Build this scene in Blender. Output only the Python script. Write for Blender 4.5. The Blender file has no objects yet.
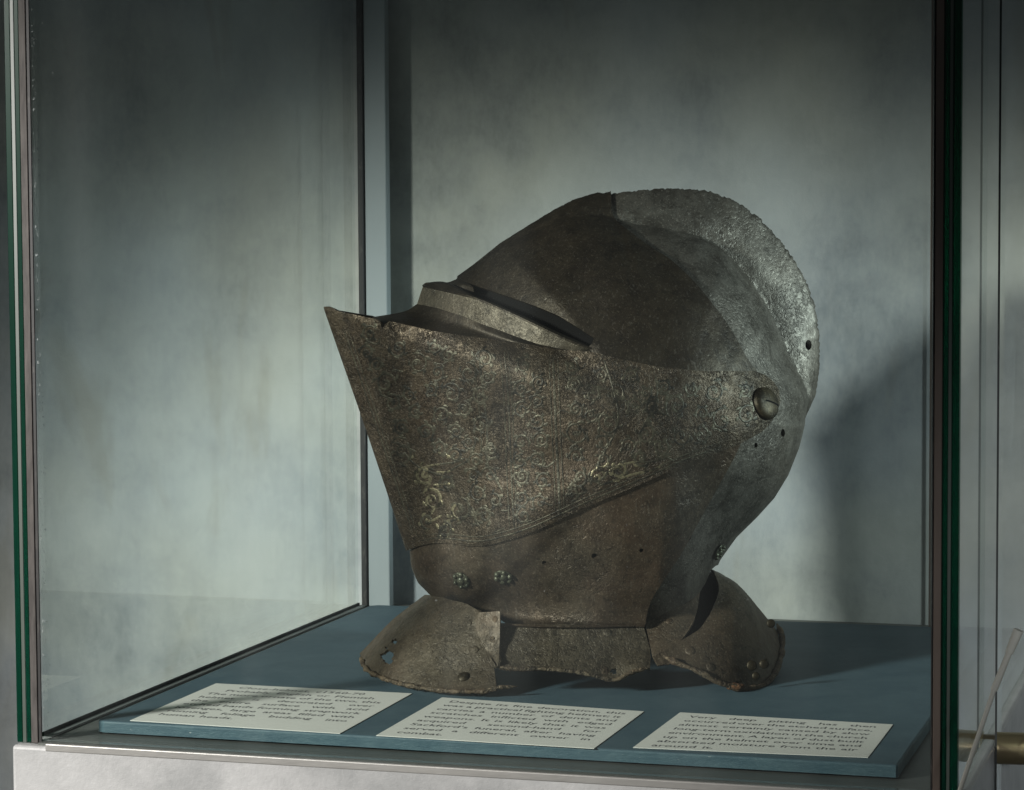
import bpy, bmesh, math, random
import numpy as np
from mathutils import Vector, Matrix, noise
from mathutils.geometry import delaunay_2d_cdt
random.seed(7); rng = np.random.default_rng(7)
sc = bpy.context.scene
COL = sc.collection

# ------------------------------------------------------------------ camera
F = 2506.36; H = .2847
def rot(p, y, r):
    base = np.array([[1,0,0],[0,0,-1],[0,1,0]], float)
    cy, sy = np.cos(y), np.sin(y); Ry = np.array([[cy,-sy,0],[sy,cy,0],[0,0,1]])
    cp, sp = np.cos(p), np.sin(p); Rp = np.array([[1,0,0],[0,cp,-sp],[0,sp,cp]])
    cr, sr = np.cos(r), np.sin(r); Rr = np.array([[cr,-sr,0],[sr,cr,0],[0,0,1]])
    return Rr @ Rp @ base @ Ry
M = rot(.06436562, -.29366314, -.00570031)
cam = bpy.data.cameras.new('camera'); co = bpy.data.objects.new('camera', cam); COL.objects.link(co)
cam.sensor_width = 36; cam.lens = 36*F/1024; cam.clip_end = 100; cam.clip_start = .02
R3 = np.stack([M[0], -M[1], -M[2]], 1)
mw = Matrix(R3.tolist()).to_4x4(); mw.translation = (0, 0, H); co.matrix_world = mw
sc.camera = co
def ray(px, py):
    return M.T @ np.array([(px-512)/F, (py-395)/F, 1.0])
def on_z(px, py, z=0):
    d = ray(px, py); return np.array([0,0,H]) + d*((z-H)/d[2])
def on_y(px, py, y):
    d = ray(px, py); return np.array([0,0,H]) + d*(y/d[1])

# ------------------------------------------------------------------ helpers
def tag(o, label=None, cat=None, group=None, kind=None):
    if label: o['label'] = label
    if cat: o['category'] = cat
    if group: o['group'] = group
    if kind: o['kind'] = kind
    return o
def obj(name, verts, faces, mat, parent=None, smooth=False, matidx=None):
    me = bpy.data.meshes.new(name)
    me.from_pydata([tuple(map(float, v)) for v in verts], [], [tuple(f) for f in faces])
    for m in (mat if isinstance(mat, (list, tuple)) else [mat]): me.materials.append(m)
    if matidx is not None: me.polygons.foreach_set('material_index', matidx)
    if smooth: me.polygons.foreach_set('use_smooth', [True]*len(me.polygons))
    me.update()
    o = bpy.data.objects.new(name, me); COL.objects.link(o)
    if parent: o.parent = parent
    return o
def obj_bm(name, bm, mat, parent=None, smooth=False):
    me = bpy.data.meshes.new(name); bm.to_mesh(me); bm.free()
    for m in (mat if isinstance(mat, (list, tuple)) else [mat]): me.materials.append(m)
    if smooth: me.polygons.foreach_set('use_smooth', [True]*len(me.polygons))
    o = bpy.data.objects.new(name, me); COL.objects.link(o)
    if parent: o.parent = parent
    return o
def box(bm, x0, x1, y0, y1, z0, z1, bev=0, seg=2):
    r = bmesh.ops.create_cube(bm, size=1)
    vs = r['verts']
    for v in vs: v.co = ((x0+x1)/2+v.co.x*(x1-x0), (y0+y1)/2+v.co.y*(y1-y0), (z0+z1)/2+v.co.z*(z1-z0))
    if bev:
        es = list({e for v in vs for e in v.link_edges})
        bmesh.ops.bevel(bm, geom=es, offset=bev, segments=seg, affect='EDGES', profile=.5)
def box_obj(name, dims, mat, parent=None, bev=0, seg=2, smooth=False):
    bm = bmesh.new(); box(bm, *dims, bev=bev, seg=seg); return obj_bm(name, bm, mat, parent, smooth)
def empty(name, loc):
    o = bpy.data.objects.new(name, None); COL.objects.link(o); o.location = loc; o.empty_display_size = .05
    return o

# ------------------------------------------------------------------ materials
class NT:
    def __init__(s, name):
        s.m = bpy.data.materials.new(name); s.m.use_nodes = True
        s.t = s.m.node_tree; s.t.nodes.clear()
        s.out = s.n('ShaderNodeOutputMaterial')
    def n(s, typ, ins=None, **kw):
        nd = s.t.nodes.new(typ)
        for k, v in kw.items(): setattr(nd, k, v)
        for k, v in (ins or {}).items():
            if isinstance(v, bpy.types.NodeSocket): s.t.links.new(v, nd.inputs[k])
            else: nd.inputs[k].default_value = v
        return nd
    def coord(s, scale=(1,1,1), loc=(0,0,0)):
        tc = s.n('ShaderNodeTexCoord')
        return s.n('ShaderNodeMapping', {'Vector': tc.outputs['Object'], 'Scale': scale, 'Location': loc}).outputs[0]
    def noise(s, vec, scale, detail=4, rough=.55, dist=0):
        return s.n('ShaderNodeTexNoise', {'Vector': vec, 'Scale': scale, 'Detail': detail, 'Roughness': rough, 'Distortion': dist}).outputs['Fac']
    def ramp(s, fac, stops, interp='LINEAR'):
        r = s.n('ShaderNodeValToRGB', {'Fac': fac}); r.color_ramp.interpolation = interp
        e = r.color_ramp.elements
        while len(e) < len(stops): e.new(.5)
        for el, (p, c) in zip(e, stops):
            el.position = p; el.color = (c, c, c, 1) if isinstance(c, (int, float)) else (*c, 1)
        return r.outputs[0]
    def math(s, op, a, b=0, clamp=False):
        nd = s.n('ShaderNodeMath', operation=op, use_clamp=clamp)
        for i, v in enumerate((a, b)):
            if isinstance(v, bpy.types.NodeSocket): s.t.links.new(v, nd.inputs[i])
            else: nd.inputs[i].default_value = v
        return nd.outputs[0]
    def mix(s, fac, a, b, mode='MIX'):
        nd = s.n('ShaderNodeMix', data_type='RGBA', blend_type=mode)
        for i, v in ((0, fac), (6, a), (7, b)):
            if isinstance(v, bpy.types.NodeSocket): s.t.links.new(v, nd.inputs[i])
            else: nd.inputs[i].default_value = v if i == 0 else (*v, 1)
        return nd.outputs[2]
    def bump(s, h, strength, dist, normal=None):
        ins = {'Height': h, 'Strength': strength, 'Distance': dist}
        if normal is not None: ins['Normal'] = normal
        return s.n('ShaderNodeBump', ins).outputs[0]
    def pbr(s, col, rough, metal=0, normal=None, spec=.5, **kw):
        ins = {'Base Color': col if isinstance(col, bpy.types.NodeSocket) else (*col, 1), 'Roughness': rough, 'Metallic': metal, 'Specular IOR Level': spec}
        if normal is not None: ins['Normal'] = normal
        ins.update(kw)
        b = s.n('ShaderNodeBsdfPrincipled', ins)
        s.t.links.new(b.outputs[0], s.out.inputs[0]); return b

def iron(name, base, dark, rust, metal=.55, rough=.5, pit=1.0, pit_scale=1.0, rust_amt=.5, etch=False, pit_cover=.5, k=.54, medb=1.6):
    base, dark, rust = [tuple(x*k*w_ for x, w_ in zip(c_, (1.09, .98, .81))) for c_ in (base, dark, rust)]
    t = NT(name); v = t.coord()
    big = t.noise(v, 14, 5, .6)
    med = t.noise(v, 60, 6, .65, .4)
    fine = t.noise(v, 420*pit_scale, 4, .6)
    wv = t.n('ShaderNodeTexNoise', {'Vector': v, 'Scale': 300*pit_scale, 'Detail': 3., 'Roughness': .6, 'Distortion': 1.2}).outputs['Fac']
    pits = t.ramp(wv, [(.38, 0.), (.53, 1.)])
    cover = t.ramp(t.noise(v, 26, 6, .75, 1.0), [(pit_cover-.12, 1.), (pit_cover+.10, 0.)])    # where the pitting sits
    pitmask = t.math('MULTIPLY', t.math('SUBTRACT', 1.0, pits), cover, True)
    c = t.mix(t.ramp(med, [(.38, 0.), (.60, 1.)]), dark, base)
    c = t.mix(t.math('MULTIPLY', t.ramp(big, [(.42, 0.), (.68, 1.)]), rust_amt), c, rust)
    c = t.mix(t.math('MULTIPLY', pitmask, .8*min(1, pit)), c, tuple(x*.35 for x in dark))
    speck = t.ramp(t.noise(v, 760, 3, .6), [(.58, 0.), (.68, 1.)])
    c = t.mix(t.math('MULTIPLY', speck, .45), c, tuple(min(1, x*2.6+.02) for x in base))
    dk = t.ramp(t.noise(v, 210, 5, .7, .5), [(.34, 1.), (.47, 0.)])
    c = t.mix(t.math('MULTIPLY', dk, .55), c, tuple(x*.5 for x in dark))
    h = t.math('ADD', t.math('MULTIPLY', t.math('SUBTRACT', 1, pitmask), 1.0), t.math('MULTIPLY', fine, .7))
    h = t.math('ADD', h, t.math('MULTIPLY', med, medb))
    nb = t.bump(h, .6*pit, .0011)
    # scratches
    sv = t.coord((1, 1, .06)); sr = t.ramp(t.noise(sv, 700, 2, .5), [(.62, 0.), (.7, 1.)])
    c = t.mix(t.math('MULTIPLY', sr, .12), c, (.4, .36, .3))
    rr = t.math('ADD', t.math('MULTIPLY', t.noise(v, 180, 3), .3), rough-.15)
    t.pbr(c, rr, metal, nb, .5)
    return t.m
M_VENT = iron('etched_brown_iron', (.150,.125,.096), (.062,.053,.042), (.135,.092,.066), metal=.6, rough=.43, pit=.95, rust_amt=.45, pit_cover=.50, pit_scale=1.6)
M_BROW = iron('brow_brown_iron', (.078,.068,.052), (.038,.033,.026), (.072,.052,.036), metal=.6, rough=.5, pit=.55, rust_amt=.5, pit_cover=.38)
M_SKULL = iron('pitted_grey_iron', (.235,.235,.235), (.105,.102,.098), (.17,.15,.13), metal=.6, rough=.5, medb=.5, pit=.55, rust_amt=.4, pit_scale=1.0, pit_cover=.5)
M_BEV = iron('smooth_brown_iron', (.185,.158,.130), (.095,.081,.067), (.19,.120,.085), metal=.55, rough=.41, pit=.8, rust_amt=.55, pit_cover=.40)
M_COL = iron('grey_brown_iron', (.205,.185,.155), (.12,.107,.088), (.16,.11,.078), metal=.4, rough=.55, pit=.8, rust_amt=.65, pit_cover=.48, medb=1.0)
M_SIDE = iron('etched_grey_iron', (.225,.205,.17), (.12,.108,.088), (.12,.10,.08), metal=.45, rough=.5, pit=.7, rust_amt=.3, pit_scale=1.4, pit_cover=.58)
M_LEDGE = iron('worn_ledge_iron', (.22,.205,.175), (.13,.12,.10), (.2,.15,.1), metal=.5, rough=.5, pit=.6, rust_amt=.2, pit_cover=.5)
M_RIM = iron('crumbling_rust_rim', (.30,.26,.20), (.08,.066,.05), (.22,.13,.08), metal=.25, rough=.7, pit=1.3, rust_amt=.6, pit_scale=.6, pit_cover=.6)
M_RUST = iron('flaking_rust', (.30,.17,.09), (.14,.08,.05), (.36,.17,.08), metal=.1, rough=.8, pit=1.0, rust_amt=.8)
M_BRONZE = iron('green_bronze', (.19,.21,.165), (.05,.065,.05), (.10,.14,.11), metal=.5, rough=.42, pit=.4, rust_amt=.4)
M_BRASS = iron('old_brass', (.09,.075,.045), (.03,.026,.016), (.07,.06,.035), metal=.6, rough=.5, pit=.15, rust_amt=.3)
M_DARK = NT('inside_shade_black'); M_DARK.pbr((.008,.0075,.007), .9, 0, None, .1); M_DARK = M_DARK.m  # near-black base colour stands in for shade in openings

t = NT('worn_gilt_glint_etching'); v = t.coord()
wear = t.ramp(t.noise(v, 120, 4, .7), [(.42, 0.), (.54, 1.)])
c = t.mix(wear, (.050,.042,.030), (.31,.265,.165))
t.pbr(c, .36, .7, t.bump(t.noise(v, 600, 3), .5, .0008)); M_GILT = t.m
t = NT('dull_etching'); v = t.coord()
c = t.mix(t.ramp(t.noise(v, 120, 4, .7), [(.40, 0.), (.58, 1.)]), (.026,.023,.017), (.100,.088,.060))
t.pbr(c, .45, .6, t.bump(t.noise(v, 600, 3), .6, .0008)); M_ETCH = t.m

def paint_wall(name, tint=(1,1,1)):
    t = NT(name); v = t.coord(); vs = t.coord((1, 1, .28))
    a = t.noise(v, 7, 6, .55, .15); b = t.noise(vs, 20, 4, .5, .1); d = t.noise(v, 30, 7, .72, .3)
    f = t.math('ADD', t.math('MULTIPLY', a, .58), t.math('ADD', t.math('MULTIPLY', b, .16), t.math('MULTIPLY', d, .26)))
    T = lambda c: tuple(x*y for x, y in zip(c, tint))
    c = t.ramp(f, [(.37, T((.255,.280,.288))), (.455, T((.37,.396,.397))), (.52, T((.437,.462,.453))), (.61, T((.51,.538,.522)))])
    hue = t.ramp(t.noise(v, 2.6, 3, .5), [(.42, 0.), (.58, 1.)])
    c = t.mix(.9, c, t.mix(hue, (.92,.965,1.03), (1.0,.975,.88)), 'MULTIPLY')
    c = t.mix(t.math('MULTIPLY', t.ramp(t.noise(t.coord((1,1,.4)), 160, 5, .7), [(.35, 0.), (.7, 1.)]), .22), c, T((.60,.62,.60)))
    br = t.ramp(t.noise(vs, 14, 4, .6, .5), [(.56, 0.), (.68, 1.)])
    c = t.mix(t.math('MULTIPLY', br, .45), c, T((.30,.29,.23)))
    t.pbr(c, .75, 0, t.bump(d, .25, .003), .3); return t.m
M_WALL = paint_wall('mottled_plaster')

t = NT('teal_board_paint'); v = t.coord()
c = t.mix(t.ramp(t.noise(v, 24, 8, .78, .4), [(.40, 0.), (.60, 1.)]), (.060,.108,.138), (.080,.134,.162))
c = t.mix(t.ramp(t.noise(v, 260, 3, .6), [(.735, 0.), (.77, 1.)]), c, (.30,.33,.31))
t.pbr(c, .62, 0, t.bump(t.noise(v, 500, 4), .12, .001), .35); M_TEAL = t.m
t = NT('teal_board_edge'); v = t.coord((1,1,3))
c = t.mix(t.ramp(t.noise(v, 90, 5, .7), [(.4, 0.), (.7, 1.)]), (.045,.095,.120), (.075,.135,.158))
c = t.mix(t.ramp(t.noise(v, 240, 3, .6), [(.70, 0.), (.76, 1.)]), c, (.30,.34,.34))
t.pbr(c, .55, 0, t.bump(t.noise(v, 400, 4), .3, .001), .4); M_TEDGE = t.m

t = NT('white_card'); v = t.coord()
c = t.mix(t.noise(v, 20, 3), (.80,.79,.73), (.86,.85,.79)); t.pbr(c, .7, 0, t.bump(t.noise(v, 900, 3), .05, .001), .3); M_CARD = t.m
t = NT('black_ink'); v = t.coord(); c = t.mix(t.noise(v, 400, 3), (.055,.055,.06), (.10,.10,.11)); t.pbr(c, .7); M_INK = t.m

t = NT('white_plinth_paint'); v = t.coord()
c = t.mix(t.ramp(t.noise(v, 30, 6, .7), [(.3, 0.), (.7, 1.)]), (.38,.38,.378), (.49,.49,.488))
c = t.mix(t.ramp(t.noise(v, 55, 5, .75), [(.70, 0.), (.76, 1.)]), c, (.22,.21,.20))
gr = t.ramp(t.noise(v, 9, 6, .7), [(.46, 0.), (.62, .75)])
c = t.mix(gr, c, (.29,.295,.295))
c = t.mix(t.ramp(t.noise(v, 700, 2, .6), [(.64, 0.), (.70, .18)]), c, (.60,.60,.59))
t.pbr(c, .45, 0, t.bump(t.noise(v, 300, 5, .7), .22, .0015), .45); M_PLINTH = t.m
t = NT('lip_metal'); v = t.coord((.3,1,1))
c = t.mix(t.noise(v, 80, 5, .7), (.25,.245,.23), (.42,.41,.39)); t.pbr(c, .4, .3, t.bump(t.noise(v, 300, 3), .2, .001)); M_LIP = t.m
t = NT('dark_deck'); v = t.coord()
c = t.mix(t.noise(v, 40, 6, .7), (.09,.096,.09), (.16,.168,.155))
c = t.mix(t.ramp(t.noise(v, 160, 4, .7), [(.68, 0.), (.74, 1.)]), c, (.25,.24,.2))
t.pbr(c, .42, .3, t.bump(t.noise(v, 200, 4), .2, .001)); M_DECK = t.m
t = NT('brushed_strip_metal'); v = t.coord((1,1,.15))
c = t.mix(t.ramp(t.noise(v, 300, 5, .7), [(.35, 0.), (.7, 1.)]), (.055,.050,.047), (.11,.10,.094))
c = t.mix(t.ramp(t.noise(t.coord(), 120, 4, .75), [(.66, 0.), (.72, 1.)]), c, (.06,.05,.045))
t.pbr(c, .65, 0, t.bump(t.noise(v, 500, 3), .2, .001), .2); M_STRIP = t.m
t = NT('brown_strip'); v = t.coord((1,1,.2)); c = t.mix(t.noise(v, 200, 4), (.10,.075,.06), (.16,.125,.105)); t.pbr(c, .5, .2); M_BSTRIP = t.m
t = NT('dark_seal'); v = t.coord((1,1,.3))
c = t.mix(t.ramp(t.noise(v, 300, 4, .7), [(.55, 0.), (.7, 1.)]), (.012,.012,.012), (.06,.055,.05)); t.pbr(c, .6); M_SEAL = t.m
t = NT('green_glass_edge'); v = t.coord((1,1,.1))
c = t.mix(t.noise(v, 200, 3), (.002,.030,.018), (.005,.060,.038))
pb_ = t.pbr(c, .18, 0, None, .6)
tb_ = t.n('ShaderNodeBsdfTransparent', {'Color': (.06,.42,.28,1)})
mx_ = t.n('ShaderNodeMixShader', {0: .55, 1: pb_.outputs[0], 2: tb_.outputs[0]}); t.t.links.new(mx_.outputs[0], t.out.inputs[0]); M_GEDGE = t.m
t = NT('interlayer'); v = t.coord((1,1,.1)); c = t.mix(t.noise(v, 200, 3), (.045,.06,.05), (.10,.12,.105)); t.pbr(c, .4); M_INTER = t.m
t = NT('pale_trim'); v = t.coord((1,1,.3))
c = t.mix(t.noise(v, 20, 4, .6), (.30,.345,.36), (.40,.445,.455)); t.pbr(c, .5, 0, None, .4); M_TRIM = t.m
t = NT('grey_trim'); v = t.coord((1,1,.3)); c = t.mix(t.noise(v, 20, 4, .6), (.12,.135,.13), (.19,.21,.205)); t.pbr(c, .6); M_GTRIM = t.m

def clear_glass(name, tint=(.95,.975,.965), f0=.035, dust=.0, chips=0):
    t = NT(name)
    g = t.n('ShaderNodeNewGeometry')
    dp = t.n('ShaderNodeVectorMath', operation='DOT_PRODUCT')
    t.t.links.new(g.outputs['Incoming'], dp.inputs[0]); t.t.links.new(g.outputs['Normal'], dp.inputs[1])
    cs = t.math('ABSOLUTE', dp.outputs['Value'])
    p = t.math('POWER', t.math('SUBTRACT', 1, cs), 5)
    fr = t.math('ADD', t.math('MULTIPLY', p, 1-f0), f0, True)
    tr = t.n('ShaderNodeBsdfTransparent', {'Color': (*tint, 1)})
    gl = t.n('ShaderNodeBsdfGlossy', {'Color': (1,1,1,1), 'Roughness': .02})
    mx = t.n('ShaderNodeMixShader', {0: fr, 1: tr.outputs[0], 2: gl.outputs[0]})
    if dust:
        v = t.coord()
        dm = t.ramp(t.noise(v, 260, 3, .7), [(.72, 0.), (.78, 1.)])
        sm = t.math('ADD', t.ramp(t.noise(v, 6, 5, .65, 1.0), [(.4, 0.), (.75, .008)]), t.ramp(t.noise(t.coord((1,1,.05)), 9, 2, .5), [(.47, 0.), (.50, .008), (.57, .003), (.60, .012)]))  # smears, plus vertical haze bands painted in for room reflections
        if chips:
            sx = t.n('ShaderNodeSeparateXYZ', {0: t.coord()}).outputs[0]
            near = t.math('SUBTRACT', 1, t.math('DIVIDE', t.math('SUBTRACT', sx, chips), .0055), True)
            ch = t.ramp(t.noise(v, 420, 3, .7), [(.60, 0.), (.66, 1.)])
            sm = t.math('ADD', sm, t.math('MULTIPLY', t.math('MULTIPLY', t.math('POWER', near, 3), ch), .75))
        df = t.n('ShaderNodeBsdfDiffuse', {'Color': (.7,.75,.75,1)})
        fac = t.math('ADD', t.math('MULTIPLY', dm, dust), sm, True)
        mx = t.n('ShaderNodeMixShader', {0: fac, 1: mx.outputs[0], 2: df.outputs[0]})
    t.t.links.new(mx.outputs[0], t.out.inputs[0]); return t.m
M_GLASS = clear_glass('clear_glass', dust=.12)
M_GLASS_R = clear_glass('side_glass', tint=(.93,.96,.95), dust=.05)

# ------------------------------------------------------------------ the setting
YW = 1.868
nx, nz = 60, 40
def grid_wall(name, x0, x1, y, z0, z1, mat):
    bm = bmesh.new(); box(bm, x0, x1, y, y+.05, z0, z1); o = obj_bm(name, bm, mat); return o
w = grid_wall('back_wall', -3.2, 2.0, YW, -1.0, 2.2, M_WALL)
tag(w, 'mottled grey green painted plaster wall behind the case', 'wall', kind='structure')

# ------------------------------------------------------------------ display case
YF = 1.2975; YB = 1.845; ZT = -.008; GH = .62
case = empty('display_case', (-.42, 1.55, ZT-.5))
tag(case, 'glass display case on a pale metal plinth with green laminated glass edges, around the helmet', 'display case')
CL = Vector(case.location)
def X(px, py, y=YF): return float(on_y(px, py, y)[0])
xl = float(on_z(12.5, 742, ZT)[0])
XR = X(957.5, 750)
def cbox(name, dims, mat, bev=0, seg=2, parent=None):
    o = box_obj(name, dims, mat, None, bev, seg)
    for vv in o.data.vertices: vv.co -= CL
    o.parent = parent or case; return o
plinth = cbox('plinth', (xl, XR+.004, YF-.0065, YB+.018, ZT-.5, ZT-.0015), M_PLINTH, .0022, 3)
cbox('deck', (X(44, 740)-.002, X(931, 750)+.003, YF-.0035, YB+.016, ZT-.003, ZT), M_DECK)
cbox('front_lip', (X(50.6, 742), X(935, 750), YF-.0070, YF-.0045, ZT-.004, ZT+.0004), M_LIP, .0006)
# left front corner, seen end on: glass, interlayer, glass, metal strip, dark seal
def strip(name, pa, pb, pyy, y0, y1, mat, ztop=GH):
    return cbox(name, (X(pa, pyy, y0), X(pb, pyy, y0), y0, y1, ZT-.001, ztop), mat, .0003, 1)
strip('glass_edge', 16.4, 22.0, 700, YF, YF+.0008, M_GEDGE)
strip('interlayer', 22.05, 26.0, 700, YF+.0002, YF+.0008, M_INTER)
strip('glass_edge', 26.05, 30.4, 700, YF, YF+.0008, M_GEDGE)
strip('metal_strip', 30.5, 37.3, 700, YF-.0005, YF+.0008, M_STRIP)
strip('rubber_seal', 37.4, 41.3, 700, YF+.0002, YF+.001, M_SEAL)
# right front corner
strip('rubber_seal', 930.6, 932.6, 740, YF+.001, YF+.008, M_SEAL)
strip('metal_strip', 932.7, 940.4, 740, YF-.001, YF+.007, M_BSTRIP)
strip('glass_edge', 940.5, 946.0, 740, YF, YF+.006, M_GEDGE)
strip('interlayer', 946.05, 950.0, 740, YF+.0004, YF+.006, M_INTER)
strip('glass_edge', 950.05, 957.5, 740, YF, YF+.006, M_GEDGE)
# panes
lx0, lx1 = X(16.4, 700), X(30.4, 700)
rx0, rx1 = X(940.5, 740), X(957.5, 740)
def pane(name, dims, mat): return cbox(name, dims, mat)
pane('glass_pane', (lx0, lx1, YF+.0065, YB, ZT-.001, GH), M_GLASS)
pane('glass_pane', (rx0, rx1, YF+.0065, YB, ZT-.001, GH), M_GLASS_R)
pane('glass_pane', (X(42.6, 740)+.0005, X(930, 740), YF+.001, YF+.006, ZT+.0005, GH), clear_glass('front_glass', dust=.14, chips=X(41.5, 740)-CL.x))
# channel along the left pane, and the joint at the back left corner
cbox('glazing_channel', (lx1+.0005, lx1+.0022, YF+.012, YB-.003, ZT+.0004, ZT+.003), M_SEAL, .0004, 1)
cbox('glazing_channel', (lx1+.0024, lx1+.0075, YF+.012, YB-.003, ZT+.0004, ZT+.0012), M_GTRIM, .0004, 1)
cbox('rubber_seal', (X(361, 400, YB), X(366.5, 400, YB), YB-.003, YB+.004, ZT, GH), M_SEAL, .0005, 1)
cbox('corner_trim', (X(368, 500, YB), X(389.5, 500, YB), YB-.001, YB+.008, ZT, GH), M_TRIM, .001, 2)
cbox('rubber_seal', (X(929.5, 500, YB), X(931.0, 500, YB), YB-.003, YB+.004, ZT, GH), M_BSTRIP, .0005, 1)
# ------------------------------------------------------------------ teal board and cards
BX0, BX1, BY0, BY1 = -.6590, -.1869, 1.3262, 1.803
bm = bmesh.new()
cor = [(BX0+.006, BY0), (BX1-.001, BY0), (BX1, BY0+.001), (BX1, BY1-.006), (BX1-.006, BY1), (BX0+.006, BY1), (BX0, BY1-.006), (BX0, BY0+.006), (BX0+.002, BY0+.0018)]
vb = [bm.verts.new((x, y, ZT+.0012)) for x, y in cor]; f = bm.faces.new(vb)
r = bmesh.ops.extrude_face_region(bm, geom=[f]); vt = [g for g in r['geom'] if isinstance(g, bmesh.types.BMVert)]
for q in vt: q.co.z = 0
bm.faces.ensure_lookup_table(); bmesh.ops.recalc_face_normals(bm, faces=bm.faces)
topf = max(bm.faces, key=lambda f: f.calc_center_median().z)
bmesh.ops.bevel(bm, geom=list(topf.edges), offset=.0012, segments=2, affect='EDGES', profile=.5)
bm.normal_update()
for f in bm.faces: f.material_index = 0 if f.normal.z > .9 else 1
board = obj_bm('display_board', bm, [M_TEAL, M_TEDGE])
tag(board, 'thin teal painted board lying in the case under the helmet and the cards', 'display board')

TXT = [["Close-helmet, c1560-70|", "Probably English or Flemish|", "The more ornate of the two, this", "helmet is decorated over", "the entire surface with acid", "etched bands forming strapwork", "lozenges, large areas filled with", "running foliage budding into", "human heads.|"],
 ["Despite its fine decoration, this", "was a practical fighting helmet; it", "carries a number of dents and", "scratches inflicted with edged", "weapons. It is likely that it was", "acquired second-hand for", "Sackford's funeral, after having", "served a different owner in", "combat.|"],
 ["Very deep pitting has then", "occurred over the etched surface,", "almost certainly caused by slow", "long-term oxidation in the church", "environment. A layer of dust built", "up on the helmet over time and", "absorbed moisture from the air", "around it.|"]]
def word_mesh(s, size):
    cu = bpy.data.curves.new('w', 'FONT'); cu.body = s; cu.size = size; cu.offset = size*.006; cu.resolution_u = 2
    o = bpy.data.objects.new('w', cu); COL.objects.link(o)
    dg = bpy.context.evaluated_depsgraph_get(); dg.update()
    me = o.evaluated_get(dg).to_mesh()
    vs = [tuple(v.co) for v in me.vertices]; fs = [tuple(p.vertices) for p in me.polygons]
    o.evaluated_get(dg).to_mesh_clear(); bpy.data.objects.remove(o); bpy.data.curves.remove(cu)
    return vs, fs
CARDS = [([(130,720),(216,683),(412,693),(340,733)], 'left card on the teal board, crossed by a thin slanting shadow', 0),
         ([(376,735),(442,697),(644,711),(594,748)], 'middle card on the teal board, in front of the helmet collar', 1),
         ([(633,747),(680,712),(893,724),(868,757)], 'right card on the teal board, the shortest, beside the board corner', 2)]
for pts, lab, k in CARDS:
    P = [on_z(*p, z=.0006) for p in pts]      # FL, BL, BR, FR
    o0 = P[0]; ex = P[3]-P[0]; wd = np.linalg.norm(ex); ang = math.atan2(ex[1], ex[0])
    dp = (np.linalg.norm(P[1]-P[0]) + np.linalg.norm(P[2]-P[3]))/2
    ca, sa = math.cos(-ang), math.sin(-ang)
    Q = [((p_[0]-o0[0])*ca-(p_[1]-o0[1])*sa, (p_[0]-o0[0])*sa+(p_[1]-o0[1])*ca) for p_ in (P[0], P[3], P[2], P[1])]
    def bil(x_, y_):
        u_, v_ = x_/wd, y_/dp; return tuple((1-u_)*(1-v_)*Q[0][i]+u_*(1-v_)*Q[1][i]+u_*v_*Q[2][i]+(1-u_)*v_*Q[3][i] for i in (0, 1))
    card = obj('caption_card', [(*q_, 0) for q_ in Q]+[(*q_, .0003) for q_ in Q], [(3,2,1,0),(4,5,6,7),(0,1,5,4),(1,2,6,5),(2,3,7,6),(3,0,4,7)], M_CARD); card.location = (o0[0], o0[1], .0001); card.rotation_euler = (0, 0, ang)
    tag(card, 'white printed caption card, '+lab, 'caption card', 'printed caption cards on the board')
    V, Fs = [], []
    L = TXT[k]; n = len(L); size = .0087; pitch = .0117
    xm = .0085; y = dp - .0135
    for li, line in enumerate(L):
        just = not line.endswith('|'); words = line.rstrip('|').split()
        ms = [word_mesh(w_, size) for w_ in words]
        wid = [max(v[0] for v in m_[0]) for m_ in ms]
        tot = sum(wid); avail = wd - 2*xm
        sp = (avail-tot)/max(1, len(ms)-1) if just else size*.42
        sx = 1.0
        if sp < size*.2: sx = (avail - size*.2*(len(ms)-1))/tot; sp = size*.2
        x = xm if not (k == 0 and li < 2) else (xm + (.012 if li == 0 else .008))
        for (vs, fs), w_ in zip(ms, wid):
            b = len(V)
            V += [(*bil(x+vx*sx, y+vy), 0) for vx, vy, _ in vs]; Fs += [tuple(i+b for i in f_) for f_ in fs]
            x += w_*sx + sp
        y -= pitch
    tx = obj('printed_text', V, Fs, M_INK, card); tx.location = (0, 0, .00036)

# ------------------------------------------------------------------ helmet frame
HO = on_z(590, 668, 0)
rh = np.array([M[0][0], M[0][1], 0]); rh /= np.linalg.norm(rh); fh = np.array([-rh[1], rh[0], 0])
DEL = math.radians(5)
XL = rh*math.cos(DEL) + fh*math.sin(DEL); YL = np.array([-XL[1], XL[0], 0])
BL = np.stack([XL, YL, [0,0,1]])
helmet = empty('close_helmet', HO)
tag(helmet, 'rusted brown iron close helmet with raised comb, pointed visor and broken collar on the board', 'helmet')
helmet.rotation_euler = (0, 0, math.atan2(XL[1], XL[0]))
CAM = BL @ (np.array([0, 0, H]) - HO)
def loc(px, py, yl):
    """point of the plane y=yl (helmet frame) under an image position"""
    px, py, yl = np.broadcast_arrays(np.asarray(px, float), np.asarray(py, float), np.asarray(yl, float))
    d = np.stack([(px-512)/F, (py-395)/F, np.ones_like(px)], -1) @ M @ BL.T
    tt = (yl - CAM[1])/d[..., 1]
    return CAM + d*tt[..., None]
CP = loc(640, 415, 0); CX, CZ = CP[0], CP[2]
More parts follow.
